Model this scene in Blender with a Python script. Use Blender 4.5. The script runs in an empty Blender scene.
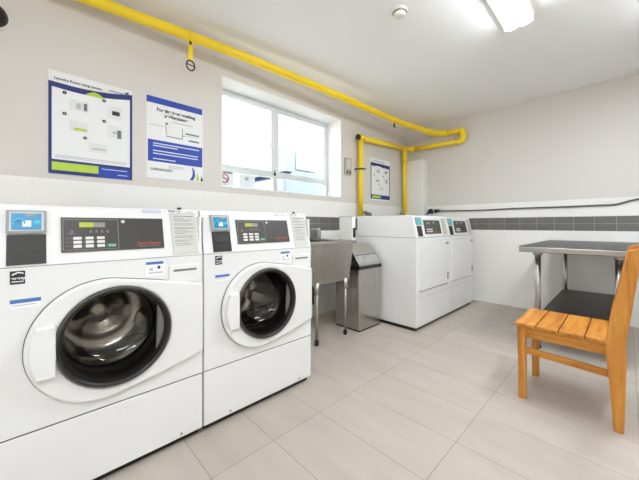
import bpy, bmesh, math, random
from mathutils import Vector, Matrix
random.seed(4)
C = bpy.context.scene.collection
PI = math.pi

# ------------------------------------------------------------------ materials
def srgb(r, g, b):
    def f(c):
        c /= 255.0
        return c / 12.92 if c <= 0.04045 else ((c + 0.055) / 1.055) ** 2.4
    return (f(r), f(g), f(b), 1.0)

def new_mat(name):
    m = bpy.data.materials.new(name); m.use_nodes = True
    nt = m.node_tree
    b = nt.nodes['Principled BSDF']
    return m, nt, b

def mat(name, col, rough=0.5, metal=0.0, noise=0.0, nscale=40, spec=0.5, coat=0.0, bump=0.0):
    m, nt, b = new_mat(name)
    b.inputs['Base Color'].default_value = col
    b.inputs['Roughness'].default_value = rough
    b.inputs['Metallic'].default_value = metal
    b.inputs['Specular IOR Level'].default_value = spec
    b.inputs['Coat Weight'].default_value = coat
    if noise or bump:
        tc = nt.nodes.new('ShaderNodeTexCoord')
        n = nt.nodes.new('ShaderNodeTexNoise'); n.inputs['Scale'].default_value = nscale
        n.inputs['Detail'].default_value = 4
        nt.links.new(tc.outputs['Object'], n.inputs['Vector'])
        if noise:
            mx = nt.nodes.new('ShaderNodeMix'); mx.data_type = 'RGBA'
            mx.inputs['A'].default_value = tuple(c * (1 - noise) for c in col[:3]) + (1,)
            mx.inputs['B'].default_value = tuple(min(1, c * (1 + noise)) for c in col[:3]) + (1,)
            nt.links.new(n.outputs['Fac'], mx.inputs['Factor'])
            nt.links.new(mx.outputs['Result'], b.inputs['Base Color'])
        if bump:
            bp = nt.nodes.new('ShaderNodeBump'); bp.inputs['Strength'].default_value = bump
            bp.inputs['Distance'].default_value = 0.002
            nt.links.new(n.outputs['Fac'], bp.inputs['Height'])
            nt.links.new(bp.outputs['Normal'], b.inputs['Normal'])
    return m

def emit_mat(name, col, strength):
    m, nt, b = new_mat(name)
    b.inputs['Base Color'].default_value = col
    b.inputs['Emission Color'].default_value = col
    b.inputs['Emission Strength'].default_value = strength
    return m

def brushed(name, col, rough, axis='z'):
    """stainless steel with fine brushing along one axis"""
    m, nt, b = new_mat(name)
    b.inputs['Metallic'].default_value = 1.0
    tc = nt.nodes.new('ShaderNodeTexCoord')
    mp = nt.nodes.new('ShaderNodeMapping')
    s = {'z': (220, 220, 3), 'y': (220, 3, 220), 'x': (3, 220, 220)}[axis]
    mp.inputs['Scale'].default_value = s
    n = nt.nodes.new('ShaderNodeTexNoise'); n.inputs['Scale'].default_value = 1.0; n.inputs['Detail'].default_value = 3
    nt.links.new(tc.outputs['Object'], mp.inputs['Vector']); nt.links.new(mp.outputs['Vector'], n.inputs['Vector'])
    mr = nt.nodes.new('ShaderNodeMapRange')
    mr.inputs['To Min'].default_value = rough * 0.9; mr.inputs['To Max'].default_value = rough * 1.12
    nt.links.new(n.outputs['Fac'], mr.inputs['Value']); nt.links.new(mr.outputs['Result'], b.inputs['Roughness'])
    mx = nt.nodes.new('ShaderNodeMix'); mx.data_type = 'RGBA'
    mx.inputs['A'].default_value = tuple(c * 0.97 for c in col[:3]) + (1,)
    mx.inputs['B'].default_value = tuple(min(1, c * 1.03) for c in col[:3]) + (1,)
    nt.links.new(n.outputs['Fac'], mx.inputs['Factor']); nt.links.new(mx.outputs['Result'], b.inputs['Base Color'])
    return m

def wood_mat(name, axis):
    m, nt, b = new_mat(name)
    tc = nt.nodes.new('ShaderNodeTexCoord'); mp = nt.nodes.new('ShaderNodeMapping')
    s = {'x': (1.2, 14, 14), 'y': (14, 1.2, 14), 'z': (14, 14, 1.2)}[axis]
    mp.inputs['Scale'].default_value = s
    n = nt.nodes.new('ShaderNodeTexNoise'); n.inputs['Scale'].default_value = 2.2
    n.inputs['Detail'].default_value = 6; n.inputs['Distortion'].default_value = 0.6
    n2 = nt.nodes.new('ShaderNodeTexNoise'); n2.inputs['Scale'].default_value = 14; n2.inputs['Detail'].default_value = 3
    r = nt.nodes.new('ShaderNodeValToRGB')
    e = r.color_ramp.elements
    e[0].position = 0.30; e[0].color = srgb(162, 96, 28)
    e[1].position = 0.72; e[1].color = srgb(214, 152, 66)
    k = e.new(0.5); k.color = srgb(196, 128, 44)
    ad = nt.nodes.new('ShaderNodeMath'); ad.operation = 'MULTIPLY_ADD'
    ad.inputs[1].default_value = 0.25
    nt.links.new(tc.outputs['Object'], mp.inputs['Vector'])
    nt.links.new(mp.outputs['Vector'], n.inputs['Vector']); nt.links.new(mp.outputs['Vector'], n2.inputs['Vector'])
    sb = nt.nodes.new('ShaderNodeMath'); sb.operation = 'SUBTRACT'; sb.inputs[1].default_value = 0.5
    nt.links.new(n2.outputs['Fac'], sb.inputs[0])
    nt.links.new(sb.outputs[0], ad.inputs[0]); nt.links.new(n.outputs['Fac'], ad.inputs[2])
    nt.links.new(ad.outputs[0], r.inputs['Fac']); nt.links.new(r.outputs['Color'], b.inputs['Base Color'])
    b.inputs['Roughness'].default_value = 0.38
    return m

def floor_mat():
    m, nt, b = new_mat('floor_tiles')
    geo = nt.nodes.new('ShaderNodeNewGeometry'); mp = nt.nodes.new('ShaderNodeMapping')
    mp.inputs['Location'].default_value = (1.17 + 6.1, -1.105 + 6.1, 0)
    nt.links.new(geo.outputs['Position'], mp.inputs['Vector'])
    br = nt.nodes.new('ShaderNodeTexBrick'); br.offset = 0.0; br.squash = 1.0
    br.inputs['Scale'].default_value = 1.0
    br.inputs['Brick Width'].default_value = 0.61; br.inputs['Row Height'].default_value = 0.3065
    br.inputs['Mortar Size'].default_value = 0.0022; br.inputs['Mortar Smooth'].default_value = 0.3
    br.inputs['Bias'].default_value = 0.0
    br.inputs['Color1'].default_value = srgb(180, 169, 158)
    br.inputs['Color2'].default_value = srgb(187, 177, 167)
    br.inputs['Mortar'].default_value = srgb(146, 137, 127)
    nt.links.new(mp.outputs['Vector'], br.inputs['Vector'])
    n = nt.nodes.new('ShaderNodeTexNoise'); n.inputs['Scale'].default_value = 3.0; n.inputs['Detail'].default_value = 5
    mps = nt.nodes.new('ShaderNodeMapping'); mps.inputs['Scale'].default_value = (1, 3, 1)
    nt.links.new(geo.outputs['Position'], mps.inputs['Vector']); nt.links.new(mps.outputs['Vector'], n.inputs['Vector'])
    mx = nt.nodes.new('ShaderNodeMix'); mx.data_type = 'RGBA'; mx.blend_type = 'MULTIPLY'
    mx.inputs['Factor'].default_value = 1.0
    rp = nt.nodes.new('ShaderNodeValToRGB')
    rp.color_ramp.elements[0].color = (0.9, 0.9, 0.9, 1); rp.color_ramp.elements[1].color = (1, 1, 1, 1)
    rp.color_ramp.elements[0].position = 0.3; rp.color_ramp.elements[1].position = 0.65
    nt.links.new(n.outputs['Fac'], rp.inputs['Fac'])
    nt.links.new(br.outputs['Color'], mx.inputs['A']); nt.links.new(rp.outputs['Color'], mx.inputs['B'])
    nt.links.new(mx.outputs['Result'], b.inputs['Base Color'])
    b.inputs['Roughness'].default_value = 0.42
    bp = nt.nodes.new('ShaderNodeBump'); bp.inputs['Strength'].default_value = 0.4; bp.inputs['Distance'].default_value = 0.001
    inv = nt.nodes.new('ShaderNodeMath'); inv.operation = 'SUBTRACT'; inv.inputs[0].default_value = 1.0
    nt.links.new(br.outputs['Fac'], inv.inputs[1]); nt.links.new(inv.outputs[0], bp.inputs['Height'])
    nt.links.new(bp.outputs['Normal'], b.inputs['Normal'])
    return m

def wall_mat(name, axis, origin):
    """greige paint above, white tile below with two rows of dark grey tiles"""
    m, nt, b = new_mat(name)
    geo = nt.nodes.new('ShaderNodeNewGeometry')
    sp = nt.nodes.new('ShaderNodeSeparateXYZ'); nt.links.new(geo.outputs['Position'], sp.inputs['Vector'])
    cb = nt.nodes.new('ShaderNodeCombineXYZ')
    nt.links.new(sp.outputs['X' if axis == 'x' else 'Y'], cb.inputs['X']); nt.links.new(sp.outputs['Z'], cb.inputs['Y'])
    def brick(w, h, oz, c1, c2, cm, ms):
        mp = nt.nodes.new('ShaderNodeMapping')
        mp.inputs['Location'].default_value = (-origin + 40 * w, -oz + 20 * h, 0)
        nt.links.new(cb.outputs['Vector'], mp.inputs['Vector'])
        br = nt.nodes.new('ShaderNodeTexBrick'); br.offset = 0.0
        br.inputs['Scale'].default_value = 1.0; br.inputs['Brick Width'].default_value = w
        br.inputs['Row Height'].default_value = h; br.inputs['Mortar Size'].default_value = ms
        br.inputs['Mortar Smooth'].default_value = 0.2
        br.inputs['Color1'].default_value = c1; br.inputs['Color2'].default_value = c2; br.inputs['Mortar'].default_value = cm
        nt.links.new(mp.outputs['Vector'], br.inputs['Vector'])
        return br
    band = brick(0.1705, 0.080, 0.967, srgb(104, 103, 101), srgb(112, 110, 107), srgb(168, 166, 162), 0.0022)
    white = brick(0.341, 0.3235, 0.0, srgb(242, 240, 236), srgb(244, 242, 239), srgb(238, 235, 231), 0.0012)
    def step(v):
        s = nt.nodes.new('ShaderNodeMath'); s.operation = 'GREATER_THAN'; s.inputs[1].default_value = v
        nt.links.new(sp.outputs['Z'], s.inputs[0]); return s
    a0, a1, top = step(0.967), step(1.127), step(1.318)
    inb = nt.nodes.new('ShaderNodeMath'); inb.operation = 'SUBTRACT'
    nt.links.new(a0.outputs[0], inb.inputs[0]); nt.links.new(a1.outputs[0], inb.inputs[1])
    m1 = nt.nodes.new('ShaderNodeMix'); m1.data_type = 'RGBA'
    nt.links.new(inb.outputs[0], m1.inputs['Factor']); nt.links.new(white.outputs['Color'], m1.inputs['A']); nt.links.new(band.outputs['Color'], m1.inputs['B'])
    nz = nt.nodes.new('ShaderNodeTexNoise'); nz.inputs['Scale'].default_value = 1.5; nz.inputs['Detail'].default_value = 4
    nt.links.new(geo.outputs['Position'], nz.inputs['Vector'])
    pc = nt.nodes.new('ShaderNodeMix'); pc.data_type = 'RGBA'
    pc.inputs['A'].default_value = srgb(217, 212, 206); pc.inputs['B'].default_value = srgb(221, 216, 210)
    nt.links.new(nz.outputs['Fac'], pc.inputs['Factor'])
    m2 = nt.nodes.new('ShaderNodeMix'); m2.data_type = 'RGBA'
    nt.links.new(top.outputs[0], m2.inputs['Factor']); nt.links.new(m1.outputs['Result'], m2.inputs['A']); nt.links.new(pc.outputs['Result'], m2.inputs['B'])
    nt.links.new(m2.outputs['Result'], b.inputs['Base Color'])
    rr = nt.nodes.new('ShaderNodeMapRange'); rr.inputs['To Min'].default_value = 0.28; rr.inputs['To Max'].default_value = 0.6
    nt.links.new(top.outputs[0], rr.inputs['Value']); nt.links.new(rr.outputs['Result'], b.inputs['Roughness'])
    return m

def sheet_mat(name, col):
    m = mat(name, col, 0.6); nt = m.node_tree; b = nt.nodes['Principled BSDF']
    tl = nt.nodes.new('ShaderNodeBsdfTranslucent'); tl.inputs['Color'].default_value = col
    mx = nt.nodes.new('ShaderNodeMixShader'); mx.inputs['Fac'].default_value = 0.3
    nt.links.new(b.outputs[0], mx.inputs[1]); nt.links.new(tl.outputs[0], mx.inputs[2])
    nt.links.new(mx.outputs[0], nt.nodes['Material Output'].inputs['Surface'])
    return m

def glass_mat(name, tint, gloss=0.10, rough=0.02, fres=1.45):
    m = bpy.data.materials.new(name); m.use_nodes = True
    nt = m.node_tree; nt.nodes.clear()
    out = nt.nodes.new('ShaderNodeOutputMaterial'); tr = nt.nodes.new('ShaderNodeBsdfTransparent')
    gl = nt.nodes.new('ShaderNodeBsdfGlossy'); mx = nt.nodes.new('ShaderNodeMixShader')
    tr.inputs['Color'].default_value = tint; gl.inputs['Roughness'].default_value = rough
    fr = nt.nodes.new('ShaderNodeFresnel'); fr.inputs['IOR'].default_value = fres
    ad = nt.nodes.new('ShaderNodeMath'); ad.operation = 'ADD'; ad.inputs[1].default_value = gloss; ad.use_clamp = True
    ge = nt.nodes.new('ShaderNodeNewGeometry')
    om = nt.nodes.new('ShaderNodeMath'); om.operation = 'SUBTRACT'; om.inputs[0].default_value = 1.0
    nt.links.new(ge.outputs['Backfacing'], om.inputs[1])
    mu = nt.nodes.new('ShaderNodeMath'); mu.operation = 'MULTIPLY'
    nt.links.new(fr.outputs[0], mu.inputs[0]); nt.links.new(om.outputs[0], mu.inputs[1])
    nt.links.new(mu.outputs[0], ad.inputs[0]); nt.links.new(ad.outputs[0], mx.inputs['Fac'])
    nt.links.new(tr.outputs[0], mx.inputs[1]); nt.links.new(gl.outputs[0], mx.inputs[2]); nt.links.new(mx.outputs[0], out.inputs[0])
    return m

M = dict(
    ceiling=mat('ceiling_paint', srgb(250, 250, 250), 0.8),
    floor=floor_mat(), wall_x=wall_mat('wall_back_finish', 'x', -1.427), wall_y=wall_mat('wall_side_finish', 'y', 0.0),
    paint=mat('greige_paint', srgb(219, 213, 205), 0.6),
    white_paint=mat('white_paint', srgb(238, 237, 234), 0.5),
    enamel=mat('white_enamel', srgb(229, 229, 228), 0.3, spec=0.5, coat=0.2),
    enamel2=mat('white_console_plastic', srgb(229, 229, 228), 0.38),
    seam=mat('dark_seam', srgb(70, 68, 66), 0.7),
    black=mat('black_plastic', srgb(26, 25, 24), 0.35),
    rubber=mat('dark_rubber', srgb(32, 30, 29), 0.35),
    gasket=mat('grey_gasket', srgb(92, 90, 86), 0.5),
    panel=mat('charcoal_panel', srgb(66, 63, 60), 0.35),
    panel_line=mat('panel_outline', srgb(150, 148, 142), 0.5),
    grey=mat('grey_plastic', srgb(150, 150, 148), 0.45),
    darkslot=mat('dark_card_slot', srgb(40, 37, 35), 0.45),
    cyan=mat('cyan_card_screen', srgb(8, 132, 184), 0.3),
    cyan2=mat('light_cyan_print', srgb(80, 190, 225), 0.3),
    teal=mat('teal_card_screen', srgb(90, 190, 190), 0.35),
    paper=mat('white_paper', srgb(240, 240, 240), 0.6),
    paper_grey=mat('grey_instruction_paper', srgb(205, 205, 198), 0.6),
    ink=mat('grey_ink', srgb(120, 120, 118), 0.7),
    ink_dark=mat('dark_ink', srgb(48, 48, 50), 0.7),
    ink_faint=mat('pale_ink', srgb(190, 192, 192), 0.7),
    blue=mat('royal_blue_print', srgb(36, 66, 170), 0.5),
    navy=mat('navy_print', srgb(34, 48, 118), 0.5),
    sky_blue=mat('label_blue', srgb(70, 115, 180), 0.5),
    pale_blue=mat('pale_blue_print', srgb(215, 225, 238), 0.5),
    panel_tint=mat('pale_grey_print', srgb(229, 231, 231), 0.5),
    window_paper=sheet_mat('thin_window_paper', srgb(236, 238, 240)),
    lavender=mat('lavender_print', srgb(205, 204, 228), 0.5),
    lime=mat('lime_print', srgb(186, 212, 70), 0.5),
    lime_display=mat('lime_lcd', srgb(176, 186, 60), 0.3),
    lcd_grey=mat('grey_lcd', srgb(142, 142, 130), 0.3),
    key=mat('pale_key', srgb(222, 221, 216), 0.4),
    green=mat('green_key', srgb(28, 130, 88), 0.4),
    red=mat('orange_red_lettering', srgb(205, 92, 62), 0.5),
    red_sign=mat('prohibition_red', srgb(214, 96, 100), 0.5),
    yellow=mat('yellow_gas_paint', srgb(252, 217, 36), 0.35, noise=0.03),
    steel=brushed('brushed_steel_vertical', (0.52, 0.50, 0.47, 1), 0.28, 'z'),
    steel_h=brushed('brushed_steel_along', (0.52, 0.50, 0.47, 1), 0.26, 'y'),
    steel_top_reflect=brushed('table_steel_reflection_tone', (0.10, 0.10, 0.10, 1), 0.34, 'y'),  # steel darkened to stand for the grey tile band reflected in it
    steel_shelf_shade=brushed('shelf_steel_shaded', (0.07, 0.067, 0.064, 1), 0.35, 'y'),  # grey steel with the shade below the tabletop put into its colour
    steel_edge=brushed('table_edge_steel', (0.50, 0.48, 0.45, 1), 0.3, 'x'),
    drum=mat('drum_steel', (0.55, 0.53, 0.5, 1), 0.2, 1.0),
    chrome=mat('chrome', (0.7, 0.7, 0.7, 1), 0.12, 1.0),
    wood_x=wood_mat('pine_along_x', 'x'), wood_y=wood_mat('pine_along_y', 'y'), wood_z=wood_mat('pine_upright', 'z'),
    knot=mat('dark_knot', srgb(120, 66, 20), 0.5),
    alu=mat('window_aluminium', srgb(226, 231, 231), 0.4, 0.2),
    glass=glass_mat('window_glass', (0.97, 0.985, 0.985, 1), 0.0, 0.01),
    porthole=glass_mat('porthole_glass', (0.68, 0.66, 0.63, 1), 0.05, 0.03, 1.5),
    tube=emit_mat('lit_diffuser', (0.885, 0.95, 1.0, 1), 23.0),
    cream=mat('cream_plastic', srgb(232, 230, 216), 0.5),
    beige=mat('beige_plate', srgb(178, 170, 152), 0.5),
    cable=mat('dark_grey_cable', srgb(96, 94, 92), 0.5),
    car_paint=mat('pale_blue_car_paint', srgb(112, 124, 148), 0.3, coat=0.5),
    car_glass_sky=mat('car_window_sky_reflection', srgb(168, 176, 190), 0.1),  # glass colour paled to carry the reflected sky
    asphalt=mat('concrete_yard', srgb(190, 188, 184), 0.9, noise=0.1),
)

# ------------------------------------------------------------------ mesh builder
class B:
    def __init__(s): s.bm = bmesh.new()
    def _flag(s, n0, smooth):
        s.bm.faces.ensure_lookup_table()
        for f in s.bm.faces[n0:]: f.smooth = smooth
    def box(s, x0, x1, y0, y1, z0, z1, bev=0.0, seg=2):
        t = bmesh.new()
        bmesh.ops.create_cube(t, size=1.0)
        for v in t.verts:
            v.co = Vector(((x0 + x1) / 2 + v.co.x * (x1 - x0), (y0 + y1) / 2 + v.co.y * (y1 - y0), (z0 + z1) / 2 + v.co.z * (z1 - z0)))
        if bev: bmesh.ops.bevel(t, geom=t.edges[:], offset=bev, segments=seg, affect='EDGES', profile=0.5)
        s._merge(t, False); return s
    def _merge(s, t, smooth):
        for f in t.faces: f.smooth = smooth
        me = bpy.data.meshes.new('tmp'); t.to_mesh(me); t.free()
        s.bm.from_mesh(me); bpy.data.meshes.remove(me)
    def poly_prism(s, pts, axis, a0, a1, bev=0.0, seg=2, shear=None):
        """pts in the two other axes in xyz order, extruded along axis"""
        t = bmesh.new()
        def mk(p, a):
            if axis == 'x': return Vector((a, p[0], p[1]))
            if axis == 'y': return Vector((p[0], a, p[1]))
            return Vector((p[0], p[1], a))
        v0 = [t.verts.new(mk(p, a0)) for p in pts]; v1 = [t.verts.new(mk(p, a1)) for p in pts]
        n = len(pts)
        t.faces.new(v0); t.faces.new(v1[::-1])
        for i in range(n): t.faces.new((v0[i], v1[i], v1[(i + 1) % n], v0[(i + 1) % n]))
        bmesh.ops.recalc_face_normals(t, faces=t.faces[:])
        if bev: bmesh.ops.bevel(t, geom=t.edges[:], offset=bev, segments=seg, affect='EDGES', profile=0.5)
        s._merge(t, False); return s
    def hexa(s, c):
        """8 corners: 4 of one face then 4 of the opposite, same winding"""
        t = bmesh.new(); v = [t.verts.new(Vector(p)) for p in c]
        for f in ((0, 1, 2, 3), (7, 6, 5, 4), (0, 4, 5, 1), (1, 5, 6, 2), (2, 6, 7, 3), (3, 7, 4, 0)): t.faces.new([v[i] for i in f])
        bmesh.ops.recalc_face_normals(t, faces=t.faces[:]); s._merge(t, False); return s
    def tube(s, pts, r, seg=14, caps=True, smooth=True):
        t = bmesh.new(); pts = [Vector(p) for p in pts]
        rs = r if isinstance(r, (list, tuple)) else [r] * len(pts)
        d0 = (pts[1] - pts[0]).normalized()
        up = Vector((0, 0, 1)) if abs(d0.z) < 0.9 else Vector((1, 0, 0))
        side = d0.cross(up).normalized()
        rings = []
        for i, p in enumerate(pts):
            if i == 0: d = pts[1] - pts[0]
            elif i == len(pts) - 1: d = pts[-1] - pts[-2]
            else: d = (pts[i + 1] - p).normalized() + (p - pts[i - 1]).normalized()
            d.normalize()
            side = (side - d * side.dot(d)).normalized(); u2 = d.cross(side)
            rings.append([t.verts.new(p + side * rs[i] * math.cos(2 * PI * k / seg) + u2 * rs[i] * math.sin(2 * PI * k / seg)) for k in range(seg)])
        for a, b in zip(rings, rings[1:]):
            for k in range(seg): t.faces.new((a[k], a[(k + 1) % seg], b[(k + 1) % seg], b[k]))
        if caps: t.faces.new(rings[0][::-1]); t.faces.new(rings[-1])
        bmesh.ops.recalc_face_normals(t, faces=t.faces[:])
        for f in t.faces: f.smooth = smooth and len(f.verts) == 4
        me = bpy.data.meshes.new('tmp'); t.to_mesh(me); t.free(); s.bm.from_mesh(me); bpy.data.meshes.remove(me)
        return s
    def lathe(s, prof, origin, axis='x', seg=48, a0=0.0, a1=2 * PI, flip=False):
        """prof: (along axis, radius); origin: the other two in place"""
        t = bmesh.new(); full = abs(a1 - a0 - 2 * PI) < 1e-6
        n = seg if full else seg + 1; rings = []
        for (h, r) in prof:
            ring = []
            for k in range(n):
                a = a0 + (a1 - a0) * k / seg; c, q = r * math.cos(a), r * math.sin(a)
                if axis == 'x': p = (origin[0] + h, origin[1] + c, origin[2] + q)
                elif axis == 'y': p = (origin[0] + c, origin[1] + h, origin[2] + q)
                else: p = (origin[0] + c, origin[1] + q, origin[2] + h)
                ring.append(t.verts.new(p))
            rings.append(ring)
        for a, b in zip(rings, rings[1:]):
            for k in range(n if full else n - 1):
                t.faces.new((a[k], a[(k + 1) % n], b[(k + 1) % n], b[k]))
        bmesh.ops.remove_doubles(t, verts=t.verts[:], dist=1e-5)
        bmesh.ops.recalc_face_normals(t, faces=t.faces[:])
        s._merge(t, True); return s
    def plate_hole(s, outline, hole, x0, x1):
        """plate across x with a hole; outline/hole lists of (y, z)"""
        t = bmesh.new(); loops = {}
        for x in (x0, x1):
            es = []
            for nm, L in (('o', outline), ('h', hole)):
                vs = [t.verts.new((x, p[0], p[1])) for p in L]; loops[(nm, x)] = vs
                es += [t.edges.new((vs[i], vs[(i + 1) % len(vs)])) for i in range(len(vs))]
            bmesh.ops.triangle_fill(t, edges=es, use_beauty=True, use_dissolve=False)
        for nm in 'oh':
            a, b = loops[(nm, x0)], loops[(nm, x1)]; n = len(a)
            for i in range(n):
                f = t.faces.new((a[i], a[(i + 1) % n], b[(i + 1) % n], b[i]))
        bmesh.ops.recalc_face_normals(t, faces=t.faces[:])
        s._merge(t, False); return s
    def make(s, name, material, parent=None, root=None):
        me = bpy.data.meshes.new(name)
        r = parent
        off = Vector((0, 0, 0))
        while r is not None:
            off += r.location; r = r.parent
        if parent is not None: bmesh.ops.translate(s.bm, verts=s.bm.verts[:], vec=-off)
        s.bm.to_mesh(me); s.bm.free(); me.materials.append(material)
        o = bpy.data.objects.new(name, me); C.objects.link(o)
        if parent is not None: o.parent = parent
        return o

def text_mesh(txt, size, name, material, parent, origin, face='x', align='LEFT', bold=0.0):
    cu = bpy.data.curves.new('t', 'FONT'); cu.body = txt; cu.size = size; cu.align_x = align; cu.offset = bold
    ob = bpy.data.objects.new('t', cu); C.objects.link(ob)
    dg = bpy.context.evaluated_depsgraph_get()
    me = bpy.data.meshes.new_from_object(ob.evaluated_get(dg))
    bpy.data.objects.remove(ob); bpy.data.curves.remove(cu)
    off = Vector((0, 0, 0)); r = parent
    while r is not None: off += r.location; r = r.parent
    for v in me.vertices:
        a, b = v.co.x, v.co.y
        p = origin(a, b) if callable(origin) else Vector((origin[0], origin[1] + a, origin[2] + b))
        v.co = Vector(p) - off
    me.name = name; me.materials.clear(); me.materials.append(material)
    o = bpy.data.objects.new(name, me); C.objects.link(o); o.parent = parent
    return o

def thing(name, label, cat, loc, group=None):
    o = bpy.data.objects.new(name, None); C.objects.link(o); o.location = loc
    o.empty_display_size = 0.1
    o['label'] = label; o['category'] = cat
    if group: o['group'] = group
    return o
def tag(o, label, cat, group=None):
    o['label'] = label; o['category'] = cat
    if group: o['group'] = group
    return o
def struct(o): o['kind'] = 'structure'; return o
def dup(root, shift, label):
    r = root.copy(); C.objects.link(r); r.location = root.location + Vector(shift); r['label'] = label
    def rec(src, dst):
        for ch in list(src.children):
            c = ch.copy(); C.objects.link(c); c.parent = dst; rec(ch, c)
    rec(root, r)
    return r
def circle(cy, cz, r, n=64): return [(cy + r * math.cos(2 * PI * i / n), cz + r * math.sin(2 * PI * i / n)) for i in range(n)]

# ------------------------------------------------------------------ room
XL, XR, YB, YF, ZC = -2.47, 1.75, 4.37, -1.95, 2.56
WY0, WY1, WZ0, WZ1 = 1.198, 2.765, 1.378, 2.345      # window opening
T = 0.32
struct(B().box(XL - T, XR + .12, YF - .12, YB + .12, -0.1, 0.0).make('floor', M['floor']))
struct(B().box(XL - T, XR + .12, YF - .12, YB + .12, ZC, ZC + .1).make('ceiling', M['ceiling']))
w = B()
w.box(XL - T, XL, YF, WY0, 0, ZC).box(XL - T, XL, WY1, YB, 0, ZC)
w.box(XL - T, XL, WY0, WY1, 0, WZ0).box(XL - T, XL, WY0, WY1, WZ1, ZC)
struct(w.make('wall_left', M['wall_y']))
struct(B().box(XL - T, XR, YB, YB + .12, 0, ZC).make('wall_back', M['wall_x']))
struct(B().box(XR, XR + .12, YF, YB, 0, ZC).make('wall_right', M['wall_y']))
struct(B().box(XL - T, XR + .12, YF - .12, YF, 0, ZC).make('wall_front', M['wall_x']))
# boxed-in pipe chase in the corner
struct(B().box(XL, -2.12, 4.215, YB, 0, 2.03, .012).make('trim_1', M['white_paint']))

# window
xf0, xf1 = -2.735, -2.70
fr = B()
fr.box(xf0, xf1, WY0, WY1, WZ0, WZ0 + .035).box(xf0, xf1, WY0, WY1, WZ1 - .035, WZ1)
fr.box(xf0, xf1, WY0, WY0 + .04, WZ0 + .035, WZ1 - .035).box(xf0, xf1, WY1 - .04, WY1, WZ0 + .035, WZ1 - .035)
win = struct(fr.make('window_1', M['alu']))
def wpart(b, name, m):
    o = b.make(name, m, win); return o
ym = 1.93; zt = 1.575
wpart(B().box(xf0, xf1 + .004, WY0 + .04, WY1 - .04, zt - .022, zt + .022, .003), 'transom', M['alu'])
wpart(B().box(xf0, xf1 + .008, ym - .028, ym + .028, zt + .022, WZ1 - .035, .003), 'mullion', M['alu'])
wpart(B().box(xf0, xf1 + .004, ym - .028, ym + .028, WZ0 + .035, zt - .022, .003), 'mullion', M['alu'])
# sliding sash frames
for (a, b, dx) in ((WY0 + .04, ym - .028, .004), (ym + .028, WY1 - .04, -.004)):
    s = B(); z0, z1 = zt + .022, WZ1 - .035; q = .026
    s.box(xf0 + .006, xf1 + dx, a, b, z0, z0 + q, .002).box(xf0 + .006, xf1 + dx, a, b, z1 - q, z1, .002)
    s.box(xf0 + .006, xf1 + dx, a, a + q, z0 + q, z1 - q).box(xf0 + .006, xf1 + dx, b - q, b, z0 + q, z1 - q)
    sash = s.make('sash', M['alu'], win)
    g = B().box(-2.722, -2.718, a + q, b - q, z0 + q, z1 - q).make('pane', M['glass'], sash)
for (a, b) in ((WY0 + .04, ym - .028), (ym + .028, WY1 - .04)):
    B().box(-2.722, -2.718, a, b, WZ0 + .035, zt - .022).make('pane', M['glass'], win)
lt = B().box(xf1 + .008, xf1 + .024, ym - .022, ym - .002, zt + .0, zt + .03, .003)
lt.box(xf1 + .010, xf1 + .02, ym - .016, ym - .008, zt + .03, zt + .06, .002)
lt.make('latch', M['black'], win)
wpart(B().box(xf1, XL + .006, WY0, WY1, WZ0 - .012, WZ0, .002), 'window_sill', M['white_paint'])
rv = B().box(xf1, XL + .002, WY1 - .004, WY1 + .004, WZ0, WZ1).box(xf1, XL + .002, WY0 - .004, WY0 + .004, WZ0, WZ1).box(xf1, XL + .002, WY0 + .004, WY1 - .004, WZ1 - .004, WZ1 + .004)
wpart(rv, 'reveal', M['white_paint'])

# notices on the lower panes
ns = thing('no_smoking_sign', 'small white no smoking sticker with red ring in the lower left window pane', 'sign', (-2.714, 1.36, 1.42))
B().box(-2.716, -2.7135, 1.275, 1.44, 1.416, 1.552).make('sheet', M['window_paper'], ns)
B().lathe([(-.0005, .045), (.0015, .045), (.0015, .033), (-.0005, .033)], (-2.7133, 1.345, 1.487), 'x', 32).make('prohibition_ring', M['red_sign'], ns)
s2 = B(); c45 = .7071
s2.hexa([(-2.7133, 1.345 + (a * c45 - b * c45), 1.487 + (-a * c45 - b * c45)) for a, b in ((-.036, -.005), (.036, -.005), (.036, .005), (-.036, .005))] +
        [(-2.7118, 1.345 + (a * c45 - b * c45), 1.487 + (-a * c45 - b * c45)) for a, b in ((-.036, -.005), (.036, -.005), (.036, .005), (-.036, .005))])
s2.make('prohibition_bar', M['red_sign'], ns)
B().box(-2.7134, -2.7124, 1.318, 1.378, 1.484, 1.491).make('cigarette', M['ink_dark'], ns)
text_mesh('NO SMOKING', .021, 'lettering', M['ink_dark'], ns, (-2.7128, 1.285, 1.537), bold=.0006)
text_mesh('No smoking', .012, 'lettering', M['ink'], ns, (-2.7128, 1.31, 1.424))
pn = thing('paper_notice', 'blank looking white paper notice in the lower left window pane beside red ring', 'notice', (-2.714, 1.60, 1.42))
B().box(-2.716, -2.7135, 1.50, 1.68, 1.416, 1.548).make('sheet', M['window_paper'], pn)
B().box(-2.7134, -2.7128, 1.565, 1.605, 1.49, 1.525).make('pictogram', M['ink_faint'], pn)

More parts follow.
